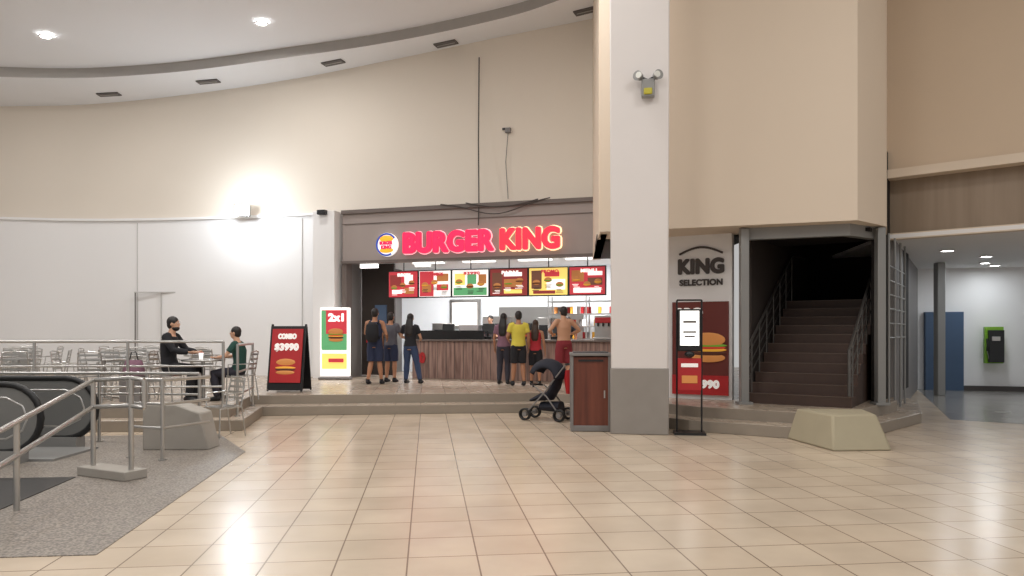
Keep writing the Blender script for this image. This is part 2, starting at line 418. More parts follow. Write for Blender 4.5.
# ------------------------------------------------------------ poster wall
pa = math.atan2(-.85,1.6); pw = empty("wall_poster",(2.4,14.3,0),pa)
MB().box((.9,.1,1.88),(1.82,.2,3.04),M_white).obj("panel",pw,smooth=False)
seg("wall_shop_side",(2.9,17.7),(2.42,14.35),.36,3.4,M_cream,th=.15)
ap = empty("burger_advert",(2.4,14.3,0),pa)
MB().box((1.24,-.02,1.3),(1.04,.03,1.72),M_dpost).obj("panel",ap)
MB().box((1.24,-.045,.62),(1.04,.01,.36),M_red2).obj("price_band",ap)
def burger(parent,cx,cz,w,y):
    def disc(mb,dz,rx,rz,m,k):
        mb.ell((cx,y-.004*k,cz+dz*w),(rx*w,.012,rz*w),m,u=28)
    b = MB(); disc(b,-.26,.46,.13,M_bun,1); disc(b,-.13,.49,.08,M_patty,2); disc(b,-.04,.5,.06,M_chee,3)
    disc(b,.02,.48,.055,M_tom,4); disc(b,.08,.52,.05,M_lett,5); disc(b,.24,.47,.2,M_bun,6)
    return b.obj("burger_print",parent)
burger(ap,1.4,1.3,.66,-.05)
text("BBQ",.5,.2,ap,(1.05,-.06,1.95),M_text,thick=.012); text("$4.990",.6,.18,ap,(1.3,-.06,.63),M_text,thick=.012)
kp = empty("selection_lettering",(2.4,14.3,0),pa)
text("KING",.86,.3,kp,(1.25,-.015,2.82),M_ink,thick=.02); text("SELECTION",.8,.12,kp,(1.25,-.015,2.52),M_ink,thick=.006)
MB().tube([(.85+.8*t,-.02,3.05+.12*math.sin(math.pi*t)) for t in [k/12 for k in range(13)]],.02,M_ink).obj("arch_print",kp)

# ------------------------------------------------------------ standing display
k = empty("menu_display_stand",(2.78,11.6,0),math.radians(-8))
MB().tube([(-.19,0,.03),(-.19,0,2.1)],.014,M_black).tube([(.19,0,.03),(.19,0,2.1)],.014,M_black).tube([(-.19,0,2.1),(.19,0,2.1)],.014,M_black).box((0,0,.02),(.48,.36,.035),M_black).box((0,0,1.35),(.4,.03,.03),M_black).obj("frame",k)
MB().box((0,-.02,1.63),(.36,.07,.66),M_black).obj("screen_case",k,bevel=.015)
MB().box((0,-.06,1.66),(.29,.01,.54),M_wlit).obj("screen",k)
MB().box((0,-.068,1.76),(.2,.006,.04),M_grayp).box((0,-.068,1.6),(.2,.006,.03),M_grayp).box((0,-.068,1.53),(.16,.006,.03),M_grayp).obj("screen_print",k)
MB().box((0,-.02,.94),(.36,.06,.5),M_red2).box((0,-.055,.86),(.24,.01,.12),M_bun).box((0,-.055,1.08),(.26,.01,.06),M_text).obj("leaflet_panel",k,bevel=.01)
MB().ell((0,-.05,1.25),(.08,.06,.05),M_black).obj("dispenser",k)

el = empty("emergency_light",(2.1,11.42,5.4),math.radians(-10))
MB().box((0,0,-.04),(.2,.12,.28),M_steelp).box((0,-.07,-.1),(.13,.03,.1),mat("battery_label",(190,180,60),.5)).obj("battery_box",el,bevel=.015)
mb=MB()
for sx in (-1,1):
    mb.cyl((sx*.14,-.05,.14),.055,.1,M_steelp,rot=(math.pi/2,0,sx*.5),r2=.075).cyl((sx*.14,-.11,.14),.048,.02,M_lampoff,rot=(math.pi/2,0,sx*.5))
    mb.tube([(0,0,.1),(sx*.1,0,.14)],.012,M_black)
mb.obj("lamp_heads",el)

# ------------------------------------------------------------ storefront
SA = math.atan2(-2.0,6.52); S = (-4.57,20.0,0); SL = 7.75
sf = empty("storefront",S,SA)
MB().box((SL/2,.12,4.15),(SL,.3,1.4),M_fascia).obj("fascia_panel",sf,bevel=.01)
MB().box((SL/2,-.06,4.82),(SL,.1,.1),M_fascia_d).box((SL/2,-.06,3.47),(SL,.1,.07),M_fascia_d).box((SL/2,-.045,4.5),(SL,.02,.015),M_fascia_d).obj("fascia_trim",sf)
MB().box((.06,.1,1.9),(.14,.3,3.1),M_fascia_d).box((SL-.1,.1,1.9),(.12,.3,3.1),M_fascia_d).obj("jambs",sf)
MB().box((-.42,-.05,2.6),(.66,.5,4.5),M_white).obj("column",sf,bevel=.01)
MB().box((-.42,-.36,4.8),(.24,.16,.12),M_black).obj("column_sensor",sf,bevel=.01)
sg = empty("restaurant_sign",S,SA)
text("BURGER",2.5,.57,sg,(3.1,-.14,3.92),M_red,depth=.1,thick=.032,name="letters_first_word")
text("BURGER",2.56,.62,sg,(3.1,-.075,3.92),M_halo,depth=.01,thick=.05,name="halo_first_word")  # thicker letter copy behind the word paints its halo
text("KING",1.55,.57,sg,(5.28,-.14,3.92),M_redking,depth=.1,thick=.032,name="letters_second_word")
text("KING",1.62,.63,sg,(5.28,-.075,3.92),M_glow,depth=.01,thick=.055,name="halo_second_word")  # backing copy of the letters stands in for their warm halo
lg = empty("round_logo",(S[0],S[1],0),SA)
MB().cyl((1.37,-.1,3.9),.31,.08,M_bwhite,rot=(math.pi/2,0,0),n=40).obj("disc",lg)
MB().tube([(1.37+.28*math.cos(t),-.15,3.9+.28*math.sin(t)) for t in [math.radians(d) for d in range(35,300,12)]],.025,M_blue).obj("swoosh",lg)
MB().ell((1.37,-.15,4.05),(.2,.02,.09),M_orange).ell((1.37,-.15,3.75),(.2,.02,.07),M_orange).obj("buns",lg)
text("BURGER",.38,.1,lg,(1.37,-.17,3.94),M_red,thick=.008); text("KING",.3,.1,lg,(1.37,-.17,3.83),M_red,thick=.008)
it = empty("restaurant_interior",S,SA)
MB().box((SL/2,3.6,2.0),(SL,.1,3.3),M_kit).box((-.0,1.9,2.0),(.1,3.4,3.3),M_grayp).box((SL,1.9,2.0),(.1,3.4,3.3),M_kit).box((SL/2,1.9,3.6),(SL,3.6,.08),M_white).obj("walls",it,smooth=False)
MB().box((.6,.9,1.95),(1.0,.08,3.1),M_darkbr).box((.7,.85,2.1),(.36,.03,.5),M_bluew).box((.4,.85,1.5),(.3,.03,.4),M_red2).obj("side_partition",it)
MB().box((2.2,3.5,2.15),(1.0,.06,.9),M_steel).box((2.2,3.45,2.15),(.8,.04,.7),M_bwhite).box((4.6,3.5,1.8),(2.6,.06,1.1),M_steel).obj("kitchen_hatch",it)
mb = MB()
for z in (1.4,1.75,2.1,2.45): mb.box((6.2,2.6,z),(2.2,.5,.03),M_steel)
for x in (5.12,6.2,7.28):
    for y in (2.37,2.83): mb.tube([(x,y,.36),(x,y,2.6)],.02,M_steel)
for i in range(48):
    z = (1.4,1.75,2.1)[i%3]; mb.cyl((5.2+random.random()*2.0,2.45+random.random()*.3,z+.11),.05,.18,random.choice([M_bwhite,M_bun,M_red2,M_grayp,M_chee]),n=10)
mb.obj("cup_shelf",it)
mb = MB()
for i,(x,w,h,m) in enumerate([(1.7,.5,1.5,M_steel),(2.6,.6,1.45,M_grayp),(3.4,.7,1.7,M_steel),(4.2,.6,1.5,M_black),(4.9,.4,1.65,M_steel)]):
    mb.box((x,3.0,.36+h/2),(w,.6,h),m); mb.box((x,2.69,.36+h*.75),(w*.7,.02,h*.25),M_black if m!=M_black else M_red2); mb.box((x,2.66,.36+h*.5),(w*.6,.05,.03),M_steel)
mb.box((2.9,2.0,1.0),(.5,.5,1.25),M_red2); mb.box((2.9,1.74,1.3),(.36,.02,.4),M_bwhite)
mb.obj("kitchen_machines",it,bevel=.01)
for x in (1.9,3.4,5.0,6.3):
    MB().box((x,1.4,3.54),(.9,.22,.04),M_wlit).obj("ceiling_panel_light",it)
cs,sn = math.cos(SA),math.sin(SA)
def SW(x,y): return (S[0]+cs*x-sn*y, S[1]+sn*x+cs*y)
for x in (1.9,4.0,6.2):
    q = SW(x,1.6); area("shop_lamp",(q[0],q[1],3.5),85,1.0,col=(1,.99,.98),sy=.5,rot=(0,0,SA))
for x in (.8,2.35):
    MB().box((x,-.02,3.36),(.5 if x<1 else .4,.1,.11),M_wlit).obj("lightbox",it)
# menu boards
edges = [1.16,2.05,3.0,4.05,5.1,6.15,7.1]
spec = [
 (M_bred,[(-.25,.1,.4,.3,M_bdred),(.2,.12,.3,.26,M_bwhite),(.22,-.18,.34,.16,M_bun),(-.2,-.2,.36,.1,M_bwhite)]),
 (M_bwhite,[(-.25,0,.46,.66,M_bred),(.25,.16,.38,.2,M_bun),(.25,-.1,.38,.16,M_bred),(-.25,-.12,.3,.2,M_bun)]),
 (M_bwhite,[(0,-.22,.96,.2,M_bgreen),(-.28,.1,.3,.3,M_byel),(.05,.1,.26,.26,M_bgreen),(.34,.1,.22,.24,M_bun)]),
 (M_bdred,[(-.3,.0,.28,.5,M_bbrown),(.12,.2,.5,.1,M_bwhite),(.12,-.02,.5,.2,M_bun),(.12,-.24,.5,.1,M_byel)]),
 (M_byel,[(-.3,.05,.28,.46,M_bbrown),(.1,.18,.4,.12,M_bred),(.2,-.08,.5,.26,M_bwhite),(-.1,-.27,.6,.08,M_bdred)]),
 (M_bred,[(-.26,.12,.36,.28,M_bun),(.22,.18,.42,.1,M_bwhite),(.22,-.02,.42,.18,M_bbrown),(0,-.24,.8,.12,M_bwhite)])]
for i in range(6):
    e = empty("menu_board",S,SA); x0,x1 = edges[i],edges[i+1]; cx=(x0+x1)/2; w=x1-x0-.04
    base,items = spec[i]
    MB().box((cx,.42,2.88),(w+.03,.08,.74),M_black).obj("case",e)
    MB().box((cx,.37,2.88),(w-.02,.02,.68),base).obj("face",e)
    p = MB()
    for n_,(u,v,a_,b_,m_) in enumerate(items):
        p.box((cx+u*w,.356-.002*n_,2.88+v),(a_*w*.95,.008,b_),m_)
    for kx in range(3):
        bx=cx+(kx-1)*w*.3; bz=2.86+.06*((kx+i)%3-1)
        p.ell((bx,.345,bz),(w*.1,.012,.065),M_bun,u=12,v=8); p.ell((bx,.34,bz-.02),(w*.11,.012,.02),random.choice([M_lett,M_patty,M_chee]),u=12,v=6)
        for q in range(3): p.box((bx+random.uniform(-.03,.03),.345,bz-.13-.035*q),(w*.2*random.uniform(.6,1),.006,.014),M_bwhite if base not in (M_bwhite,M_byel) else M_ink)
    p.obj("print",e)
    text(["BURGERS","COMBOS","$3990","PAPAS","PROMO","MENU"][i],w*.45,.09,e,(cx+w*.05,.335,3.13),M_bwhite if base not in (M_bwhite,M_byel) else M_bred,thick=.005)
    MB().tube([(cx,.42,3.25),(cx,.42,3.56)],.015,M_black).obj("hanger",e)
# counter
ca = math.atan2(-2.1,4.8); ct = empty("service_counter",(-2.7,20.0,.36),ca)
MB().box((2.9,.3,.5),(5.8,.6,1.0),M_wood).box((.25,1.3,.5),(.5,1.4,1.0),M_wood).obj("body",ct,bevel=.01)
MB().box((2.9,.3,1.02),(5.9,.72,.05),M_fascia_d).obj("worktop",ct,bevel=.01)
MB().box((1.1,.02,1.16),(2.1,.04,.24),M_black).obj("front_screen",ct)
g=MB()
for x in [k*.26 for k in range(1,22)]: g.box((x,-.003,.5),(.008,.01,.98),M_fascia_d)
g.obj("panel_joints",ct)
text("20",.34,.3,ct,(.25,-.02,.55),M_red2,thick=.02)
for x in (.9,2.1,3.1,4.1):
    q = Vector((-2.7,20,0))+Matrix.Rotation(ca,3,'Z')@Vector((x,.35,0))
    e = empty("cash_register",(q.x,q.y,1.408),ca)
    MB().box((0,0,.04),(.34,.34,.08),M_black).box((0,0,.14),(.05,.05,.16),M_black).box((0,.03,.28),(.34,.05,.26),M_black,rot=(-.2,0,0)).box((0,.065,.28),(.3,.01,.2),M_wlit,rot=(-.2,0,0)).obj("terminal",e,bevel=.01)
q = Vector((-2.7,20,0))+Matrix.Rotation(ca,3,'Z')@Vector((5.35,.35,0))
e = empty("drink_fountain",(q.x,q.y,1.408),ca)
MB().box((0,.1,.3),(.6,.4,.6),M_steel).box((0,-.12,.03),(.6,.24,.06),M_steel).box((0,-.11,.48),(.56,.06,.14),M_red2).obj("body",e,bevel=.015)
mb=MB()
for x in (-.2,-.07,.07,.2): mb.tube([(x,-.14,.42),(x,-.14,.33)],.018,M_black)
mb.obj("taps",e)

# backlit totem
tt = empty("lightbox_totem",(-4.62,19.35,.36),math.radians(-5))
MB().box((0,0,.98),(.78,.16,1.8),M_bwhite).box((0,0,.03),(.84,.3,.06),M_grayp).obj("case",tt,bevel=.02)
MB().box((0,-.09,1.5),(.66,.02,.62),M_bred).box((0,-.09,.98),(.66,.02,.42),M_bgreen).box((-.28,-.092,1.3),(.12,.02,1.0),M_bgreen).box((0,-.09,.48),(.66,.02,.4),M_byel).box((.05,-.105,.5),(.4,.01,.1),M_bred).obj("graphics",tt)
burger(tt,.05,1.15,.42,-.11); text("2x1",.42,.22,tt,(.05,-.11,1.62),M_bwhite,thick=.015)

# A-frame sign
af = empty("sandwich_board",(-4.65,15.45,.36),math.radians(-6))
mb=MB()
mb.box((0,-.13,.7),(.76,.035,1.34),M_black,rot=(-.17,0,0)).box((0,.13,.7),(.76,.035,1.34),M_black,rot=(.17,0,0))
for sx in (-.36,.36):
    mb.tube([(sx,-.26,.02),(sx,-.01,1.4)],.02,M_black).tube([(sx,.26,.02),(sx,.01,1.4)],.02,M_black)
mb.tube([(-.36,-.2,.35),(-.36,.2,.35)],.01,M_steel)
mb.obj("frame",af)
MB().box((0,-.155,.75),(.66,.02,1.12),M_red2,rot=(-.17,0,0)).obj("poster",af)
t=text("COMBO",.4,.12,af,(0,-.10,1.15),M_text,thick=.01); t.rotation_euler=(math.pi/2-.17,0,0)
t=text("$3990",.52,.18,af,(0,-.14,.92),M_text,thick=.012); t.rotation_euler=(math.pi/2-.17,0,0)
b=MB()
for dz,rx,rz,m in ((-.1,.22,.05,M_bun),(-.04,.24,.035,M_patty),(0,.24,.03,M_chee),(.1,.22,.09,M_bun)): b.ell((0,-.2-(-dz)*.17,.5+dz),(rx,.02,rz),m)
b.obj("burger_print",af)

cb = empty("hanging_cable",(0,0,0))
MB().tube([(-.85,19.12,8.7),(-.86,18.95,6.5),(-.84,18.78,4.9),(-.85,18.7,4.3)],.016,M_ink,n=6).obj("cable",cb)
jb = empty("junction_box",(-.1,18.88,6.75),SA)
MB().box((0,0,0),(.14,.08,.12),M_grayp).box((-.1,0,.04),(.1,.05,.05),M_black).tube([(0,0,-.05),(-.06,-.01,-.8),(.0,0,-1.75)],.01,M_grayp,n=6).obj("body",jb)
dc = empty("drooping_cables",S,SA)
MB().tube([(2.9+2.9*t,-.14,4.88-.26*math.sin(math.pi*t)+.05*math.sin(9*t)) for t in [k/24 for k in range(25)]],.015,M_ink,n=6).tube([(3.6+1.9*t,-.16,4.88-.14*math.sin(math.pi*t)) for t in [k/20 for k in range(21)]],.015,M_ink,n=6).obj("cables",dc)
fl = empty("floodlight",(-7.55,20.75,5.0),0)
MB().box((0,0,0),(.4,.14,.3),M_steelp).box((0,-.08,0),(.38,.02,.28),mat("flood_lens",(235,244,255),.3,emit=60)).tube([(0,.05,-.05),(0,.3,-.12)],.02,M_black).obj("body",fl,bevel=.01)
l = bpy.data.lights.new("flood_lamp",'POINT'); l.energy=120; l.color=(.85,.93,1); l.shadow_soft_size=.15; o=bpy.data.objects.new("flood_lamp",l); link(o); o.location=(-7.55,20.2,5.02)
def wy(x):
    for i in range(len(wc)-1):
        if wc[i][0]<=x<=wc[i+1][0]:
            t=(x-wc[i][0])/(wc[i+1][0]-wc[i][0]); return wc[i][1]+t*(wc[i+1][1]-wc[i][1])
    return 20
for i,x in enumerate((-11.0,-5.9)): MB().box((0,0,0),(.018,.02,4.4),M_seam).obj("trim_%d"%(i+1),loc=(x,wy(x)-.072,2.6))
dr = empty("door_1",(-10.25,wy(-10.25)-.1,.36),.02)
MB().box((-.75,0,1.2),(.03,.04,2.4),M_grayp).box((.75,0,1.2),(.03,.04,2.4),M_seam).box((0,0,2.4),(1.55,.05,.03),M_seam).box((0,0,1.2),(.015,.05,2.4),M_seam).box((.1,-.04,1.1),(.03,.05,.2),M_steel).obj("leaf_frame",dr)

# ------------------------------------------------------------ litter bin
bn = empty("litter_bin",(1.28,12.15,0),math.radians(-3))
MB().box((0,0,.64),(.58,.5,1.12),M_wood2).obj("cabinet",bn,bevel=.01)
mb=MB()
for sx in (-.3,.3):
    for sy in (-.26,.26): mb.box((sx,sy,.62),(.045,.045,1.24),M_grayp)
mb.box((0,0,.05),(.64,.56,.09),M_grayp).box((0,0,1.24),(.66,.6,.05),M_grayp).box((0,.0,1.27),(.56,.48,.02),M_black)
mb.obj("frame",bn,bevel=.008)
MB().box((.22,-.262,.6),(.02,.02,.12),M_steel).box((0,-.262,1.14),(.4,.02,.03),M_black).obj("flap",bn)

# ------------------------------------------------------------ stroller (front towards -X)
sr = empty("baby_stroller",(.66,13.45,0),math.radians(-25))
mb=MB()
for y in (-.22,.22):
    mb.tube([(-.36,y,.12),(.0,y,.5),(.22,y,.78),(.42,y,1.02)],.014,M_grayp).tube([(.3,y,.12),(.05,y,.45),(-.18,y,.62)],.014,M_grayp)
mb.tube([(.42,-.22,1.02),(.44,0,1.03),(.42,.22,1.02)],.02,M_black).tube([(-.2,-.22,.62),(-.32,0,.64),(-.2,.22,.62)],.018,M_black)
mb.tube([(.3,-.22,.12),(.3,.22,.12)],.012,M_grayp).tube([(-.36,-.22,.12),(-.36,.22,.12)],.012,M_grayp)
mb.obj("frame",sr)
mb=MB()
for x in (-.36,.3):
    for y in (-.26,-.2,.2,.26):
        mb.tube([(x+.095*math.cos(a),y,.115+.095*math.sin(a)) for a in [k*math.pi/8 for k in range(16)]],.018,M_rubber,closed=True,hint=(0,1,0)); mb.cyl((x,y,.115),.045,.02,M_grayp,rot=(math.pi/2,0,0),n=12)
mb.obj("wheels",sr)
M_navy = mat("stroller_fabric",(28,30,42),.8)
MB().tube([(-.3,0,.36),(-.12,0,.42),(.04,0,.44),(.14,0,.6),(.24,0,.86)],[(.18,.03),(.2,.07),(.2,.09),(.2,.08),(.19,.05)],M_navy,hint=(0,1,0),n=16).tube([(-.12,0,.25),(.25,0,.25)],[(.17,.08),(.17,.1)],M_navy,hint=(0,1,0),n=14).obj("seat",sr)
mb=MB(); R=[]
for i in range(11):
    th=math.radians(0+i*16); R.append([mb.bm.verts.new((.0+.36*math.cos(th)*math.cos(ph*.7), .25*math.sin(ph), .76+.36*math.sin(th)*math.cos(ph*.7))) for ph in [math.radians(-80+k*20) for k in range(9)]])
mb.mi(M_navy)
for i in range(10):
    for j in range(8): mb.bm.faces.new((R[i][j],R[i+1][j],R[i+1][j+1],R[i][j+1]))
o=mb.obj("canopy",sr); s_=o.modifiers.new("s",'SOLIDIFY'); s_.thickness=.012
MB().tube([(.40,0,.92),(.42,0,.75),(.43,0,.5)],[(.13,.05),(.17,.09),(.13,.07)],M_red2,hint=(0,1,0),n=14).obj("red_bag",sr)

# ------------------------------------------------------------ people
skinA=mat("skin_a",(196,148,118),.55,var=.04); skinB=mat("skin_b",(172,122,92),.55,var=.04); skinC=mat("skin_c",(206,160,132),.55,var=.04)
hairD=mat("hair_dark",(30,24,22),.5,var=.3,scale=30,bump=.4); hairB=mat("hair_brown",(58,38,26),.5,var=.3,scale=30,bump=.4)
M_eye=mat("eye_white",(235,232,228),.3); M_lip=mat("lips",(160,84,76),.5)
def cl(n,c,r=.85): return mat(n,c,r,var=.12,scale=8,bump=.15)
STAND=dict(pel=(0,0,.93),waist=(0,0,1.09),chest=(0,.0,1.29),neck=(0,-.015,1.47),head=(0,.02,1.63),
  sL=(-.175,-.01,1.415),sR=(.175,-.01,1.415),eL=(-.235,-.03,1.14),eR=(.235,-.03,1.14),wL=(-.25,.05,.90),wR=(.25,.05,.90),
  hL=(-.085,0,.91),hR=(.085,0,.91),kL=(-.1,.02,.50),kR=(.1,.02,.50),aL=(-.11,-.02,.085),aR=(.11,-.02,.085))
SIT=dict(pel=(0,0,.57),waist=(0,-.03,.73),chest=(0,-.02,.94),neck=(0,.02,1.12),head=(0,.06,1.285),
  sL=(-.175,.01,1.07),sR=(.175,.01,1.07),eL=(-.24,.16,.85),eR=(.24,.16,.85),wL=(-.14,.36,.82),wR=(.14,.36,.82),
  hL=(-.085,.02,.54),hR=(.085,.02,.54),kL=(-.13,.42,.53),kR=(.13,.42,.53),aL=(-.13,.36,.085),aR=(.13,.36,.085))
def rem(ob,v=.014,it=4):
    r=ob.modifiers.new("r",'REMESH'); r.mode='VOXEL'; r.voxel_size=v; r.use_smooth_shade=True
    s=ob.modifiers.new("s",'SMOOTH'); s.factor=.5; s.iterations=it
def lerp(a,b,t): return Vector(a)*(1-t)+Vector(b)*t
def person(name,loc,rz,H,pose=None,base=STAND,skin=skinA,shirt=None,sleeve=.5,strap=False,bottom=None,leg=.45,shoe=M_black,hair=hairD,long=False,fem=False,beard=False,bun=False):
    J=dict(base); J.update(pose or {}); J={k:Vector(v) for k,v in J.items()}
    e=empty(name,loc,rz,H/1.75); sw=.92 if fem else 1.0
    up=(J['waist']-J['pel']).normalized()
    def torso(mb,m,g,neck=True,low=.09):
        pts=[J['pel']-up*low,J['pel'],J['waist'],lerp(J['waist'],J['chest'],.5),J['chest'],lerp(J['chest'],J['neck'],.55),lerp(J['chest'],J['neck'],.85)]
        r=[(.145,.10),(.165,.118),(.128 if fem else .145,.098),(.14 if fem else .155,.105),(.158*sw,.118),(.17*sw,.1),(.11,.075)]
        if neck: pts+= [J['neck'],lerp(J['neck'],J['head'],.6)]; r+=[(.06,.06),(.052,.055)]
        mb.tube(pts,[(a+g,b+g) for a,b in r],m,n=20,hint=(1,0,0))
    def arm(mb,m,g,s,full=1.0):
        S_,E_,W_=J['s'+s],J['e'+s],J['w'+s]
        pts=[lerp(J['neck'],S_,.55),S_,lerp(S_,E_,.35)]; r=[.05,.06,.052]
        if full<=.5: pts.append(lerp(S_,E_,.62)); r.append(.05)
        else:
            pts+= [lerp(S_,E_,.8),E_,lerp(E_,W_,.3)]; r+=[.043,.04,.042]
            pts.append(lerp(E_,W_,.98)); r.append(.027 if full>=1 else .03)
        mb.tube(pts,[(x*(.88 if fem else 1)+g) for x in r],m,n=12,hint=(0,1,0) if abs((E_-S_).normalized().y)<.75 else (1,0,0))
    def legp(mb,m,g,s,full=1.0,flare=0):
        Hh,K,A_=J['h'+s],J['k'+s],J['a'+s]
        pts=[lerp(Hh,J['pel'],.3),Hh,lerp(Hh,K,.3),lerp(Hh,K,.7)]; r=[.08,.092,.086,.07]
        if full<.5: pts.append(lerp(Hh,K,.93)); r.append(.064)
        else:
            pts+=[K,lerp(K,A_,.3),lerp(K,A_,.65)]; r+=[.056,.06,.047]
            pts.append(lerp(K,A_,.97)); r.append(.037)
        n=len(r); mb.tube(pts,[x+g+flare*i/n for i,x in enumerate(r)],m,n=14,hint=(1,0,0))
    b=MB(); torso(b,skin,0)
    for s in 'LR': arm(b,skin,0,s); legp(b,skin,0,s)
    hd=J['head']
    b.ell(hd+Vector((0,-.008,.02)),(.074,.09,.1),skin).ell(hd+Vector((0,.018,-.045)),(.055,.068,.07),skin).ell(hd+Vector((0,.092,-.008)),(.013,.018,.024),skin)
    for sx in (-1,1): b.ell(hd+Vector((sx*.076,-.005,0)),(.012,.02,.032),skin)
    o=b.obj("body",e); rem(o,.013,3)
    f=MB()
    for sx in (-1,1):
        f.ell(hd+Vector((sx*.03,.078,.018)),(.013,.009,.008),M_eye,u=8,v=6).ell(hd+Vector((sx*.03,.086,.018)),(.006,.004,.006),M_black,u=8,v=6).box(hd+Vector((sx*.03,.084,.038)),(.03,.008,.006),hair)
    f.ell(hd+Vector((0,.082,-.05)),(.022,.008,.008),M_lip,u=10,v=6)
    if beard: f.ell(hd+Vector((0,.022,-.07)),(.058,.07,.05),hair)
    f.obj("face",e)
    h=MB(); h.ell(hd+Vector((0,-.022,.038)),(.085,.098,.098),hair,u=20,v=14)
    h.ell(hd+Vector((0,-.045,-.01)),(.078,.07,.08),hair)
    if long: h.tube([hd+Vector((0,-.04,.06)),hd+Vector((0,-.075,-.08)),hd+Vector((0,-.11,-.2)),hd+Vector((0,-.13,-.38)),hd+Vector((0,-.12,-.46))],[(.07,.05),(.092,.055),(.11,.045),(.1,.035),(.06,.015)],hair,n=16,hint=(1,0,0))
    if bun: h.ell(hd+Vector((0,-.1,.09)),(.04,.04,.04),hair)
    o=h.obj("hair",e); rem(o,.014,2)
    hm=MB()
    for s in 'LR':
        W_=J['w'+s]; d=(W_-J['e'+s]).normalized(); sd=-1 if s=='L' else 1
        wv=Vector((0,1,0)); wv=wv-d*wv.dot(d)
        if wv.length<.3: wv=Vector((1,0,0))-d*d.x
        wv.normalize(); inn=d.cross(wv).normalized()
        if inn.x*sd>0: inn=-inn
        hm.tube([W_-d*.02,W_+d*.03,W_+d*.085],[(.024,.017),(.036,.016),(.038,.012)],skin,hint=tuple(wv))
        for i,L in enumerate((.066,.078,.074,.058)):
            o0=W_+d*.078+wv*(.028-.0185*i); o1=o0+d*L*.5+inn*.006; o2=o0+d*L*.9+inn*.026
            hm.tube([o0,o1,o2],[.0095,.0085,.007],skin,n=7)
        o0=W_+d*.03+wv*.03; hm.tube([o0,o0+d*.03+wv*.022+inn*.008,o0+d*.058+wv*.026+inn*.016],[.012,.0105,.008],skin,n=7)
    hm.obj("hands",e)
    if shirt:
        t=MB(); torso(t,shirt,.016,neck=False,low=.06)
        if sleeve>0:
            for s in 'LR': arm(t,shirt,.016,s,sleeve)
        else:
            for s in 'LR':
                t.tube([lerp(J['neck'],J['s'+s],.4)+Vector((0,.075,-.07)),lerp(J['neck'],J['s'+s],.5)+Vector((0,0,.035)),lerp(J['neck'],J['s'+s],.4)+Vector((0,-.08,-.07))],[(.03,.02)]*3,shirt,hint=(1,0,0))
        o=t.obj("top",e); rem(o,.014,4)
    if bottom:
        t=MB(); pts=[J['pel']-up*.07,J['pel'],J['pel']+up*.09]
        t.tube(pts,[(.165,.12),(.182,.134),(.155,.112)],bottom,n=20,hint=(1,0,0))
        for s in 'LR': legp(t,bottom,.014,s,leg,flare=.022 if leg<.5 else .006)
        o=t.obj("bottoms",e); rem(o,.014,4)
    sh=MB()
    for s in 'LR':
        A_=J['a'+s]; a=A_-Vector((0,0,.085)); 
        sh.tube([a+Vector((0,-.075,.045)),a+Vector((0,-.05,.05)),a+Vector((0,.03,.05)),a+Vector((0,.11,.036)),a+Vector((0,.175,.03)),a+Vector((0,.195,.026))],[(.02,.025),(.038,.046),(.044,.05),(.048,.034),(.036,.026),(.012,.012)],shoe,n=14,hint=(1,0,0))
        sh.tube([a+Vector((0,-.01,.05)),A_+Vector((0,-.005,.03))],[.045,.045],shoe,n=12)
    sh.obj("shoes",e)
    return e

navy=cl("navy_cloth",(40,48,74)); blk=cl("black_cloth",(30,30,35)); jeans=cl("denim",(52,66,96)); gry=cl("gray_cloth",(92,90,98))
yel=cl("yellow_cloth",(218,202,80)); redc=cl("red_cloth",(176,44,54)); grn=cl("green_cloth",(36,74,66)); pink=cl("pink_cloth",(128,92,108)); pant=cl("dark_trousers",(52,50,60)); shorts=cl("dark_red_shorts",(128,40,48))
Z=.36
p=person("man_with_backpack",(-3.26,17.6,Z),-.1,1.80,dict(eL=(-.25,.08,1.17),wL=(-.17,.22,1.22),eR=(.27,-.02,1.15),wR=(.24,.16,1.05),aL=(-.15,-.06,.085),aR=(.14,.05,.085)),skin=skinB,shirt=navy,sleeve=0,bottom=navy,leg=.45,shoe=blk)
MB().tube([(0,-.2,.98),(0,-.22,1.05),(0,-.24,1.2),(0,-.22,1.36),(0,-.2,1.42)],[(.1,.05),(.15,.1),(.155,.11),(.14,.09),(.07,.04)],blk,n=16,hint=(1,0,0)).tube([(-.1,-.14,1.4),(-.12,.0,1.47),(-.12,.13,1.3),(-.13,-.1,1.05)],.018,blk).tube([(.1,-.14,1.4),(.12,.0,1.47),(.12,.13,1.3),(.13,-.1,1.05)],.018,blk).obj("backpack",p)
person("man_in_dark_shirt",(-3.0,18.3,Z),-.3,1.72,dict(eR=(.25,.08,1.16),wR=(.2,.28,1.14)),skin=skinB,shirt=gry,sleeve=.5,bottom=navy,leg=.45,shoe=blk)
person("woman_with_long_hair",(-2.46,17.9,Z),-.25,1.68,dict(eL=(-.27,.06,1.17),wL=(-.14,.22,1.12),eR=(.25,.06,1.15),wR=(.18,.24,1.1),kR=(.17,.02,.5),aR=(.27,-.02,.085),aL=(-.13,.02,.085)),skin=skinC,shirt=blk,sleeve=.5,bottom=jeans,leg=1,shoe=blk,long=True,fem=True)
person("woman_in_gray_top",(-.2,17.6,Z),-.3,1.68,dict(eR=(.23,.06,1.15),wR=(.2,.26,1.12)),skin=skinB,shirt=pink,sleeve=.5,bottom=pant,leg=1,fem=True,hair=hairD,long=True)
person("man_in_yellow_shirt",(.15,17.1,Z),.15,1.72,dict(eL=(-.26,.0,1.15),wL=(-.2,.18,1.05),aL=(-.13,.03,.085),aR=(.12,-.06,.085)),skin=skinB,shirt=yel,sleeve=.5,bottom=blk,leg=.45,shoe=blk)
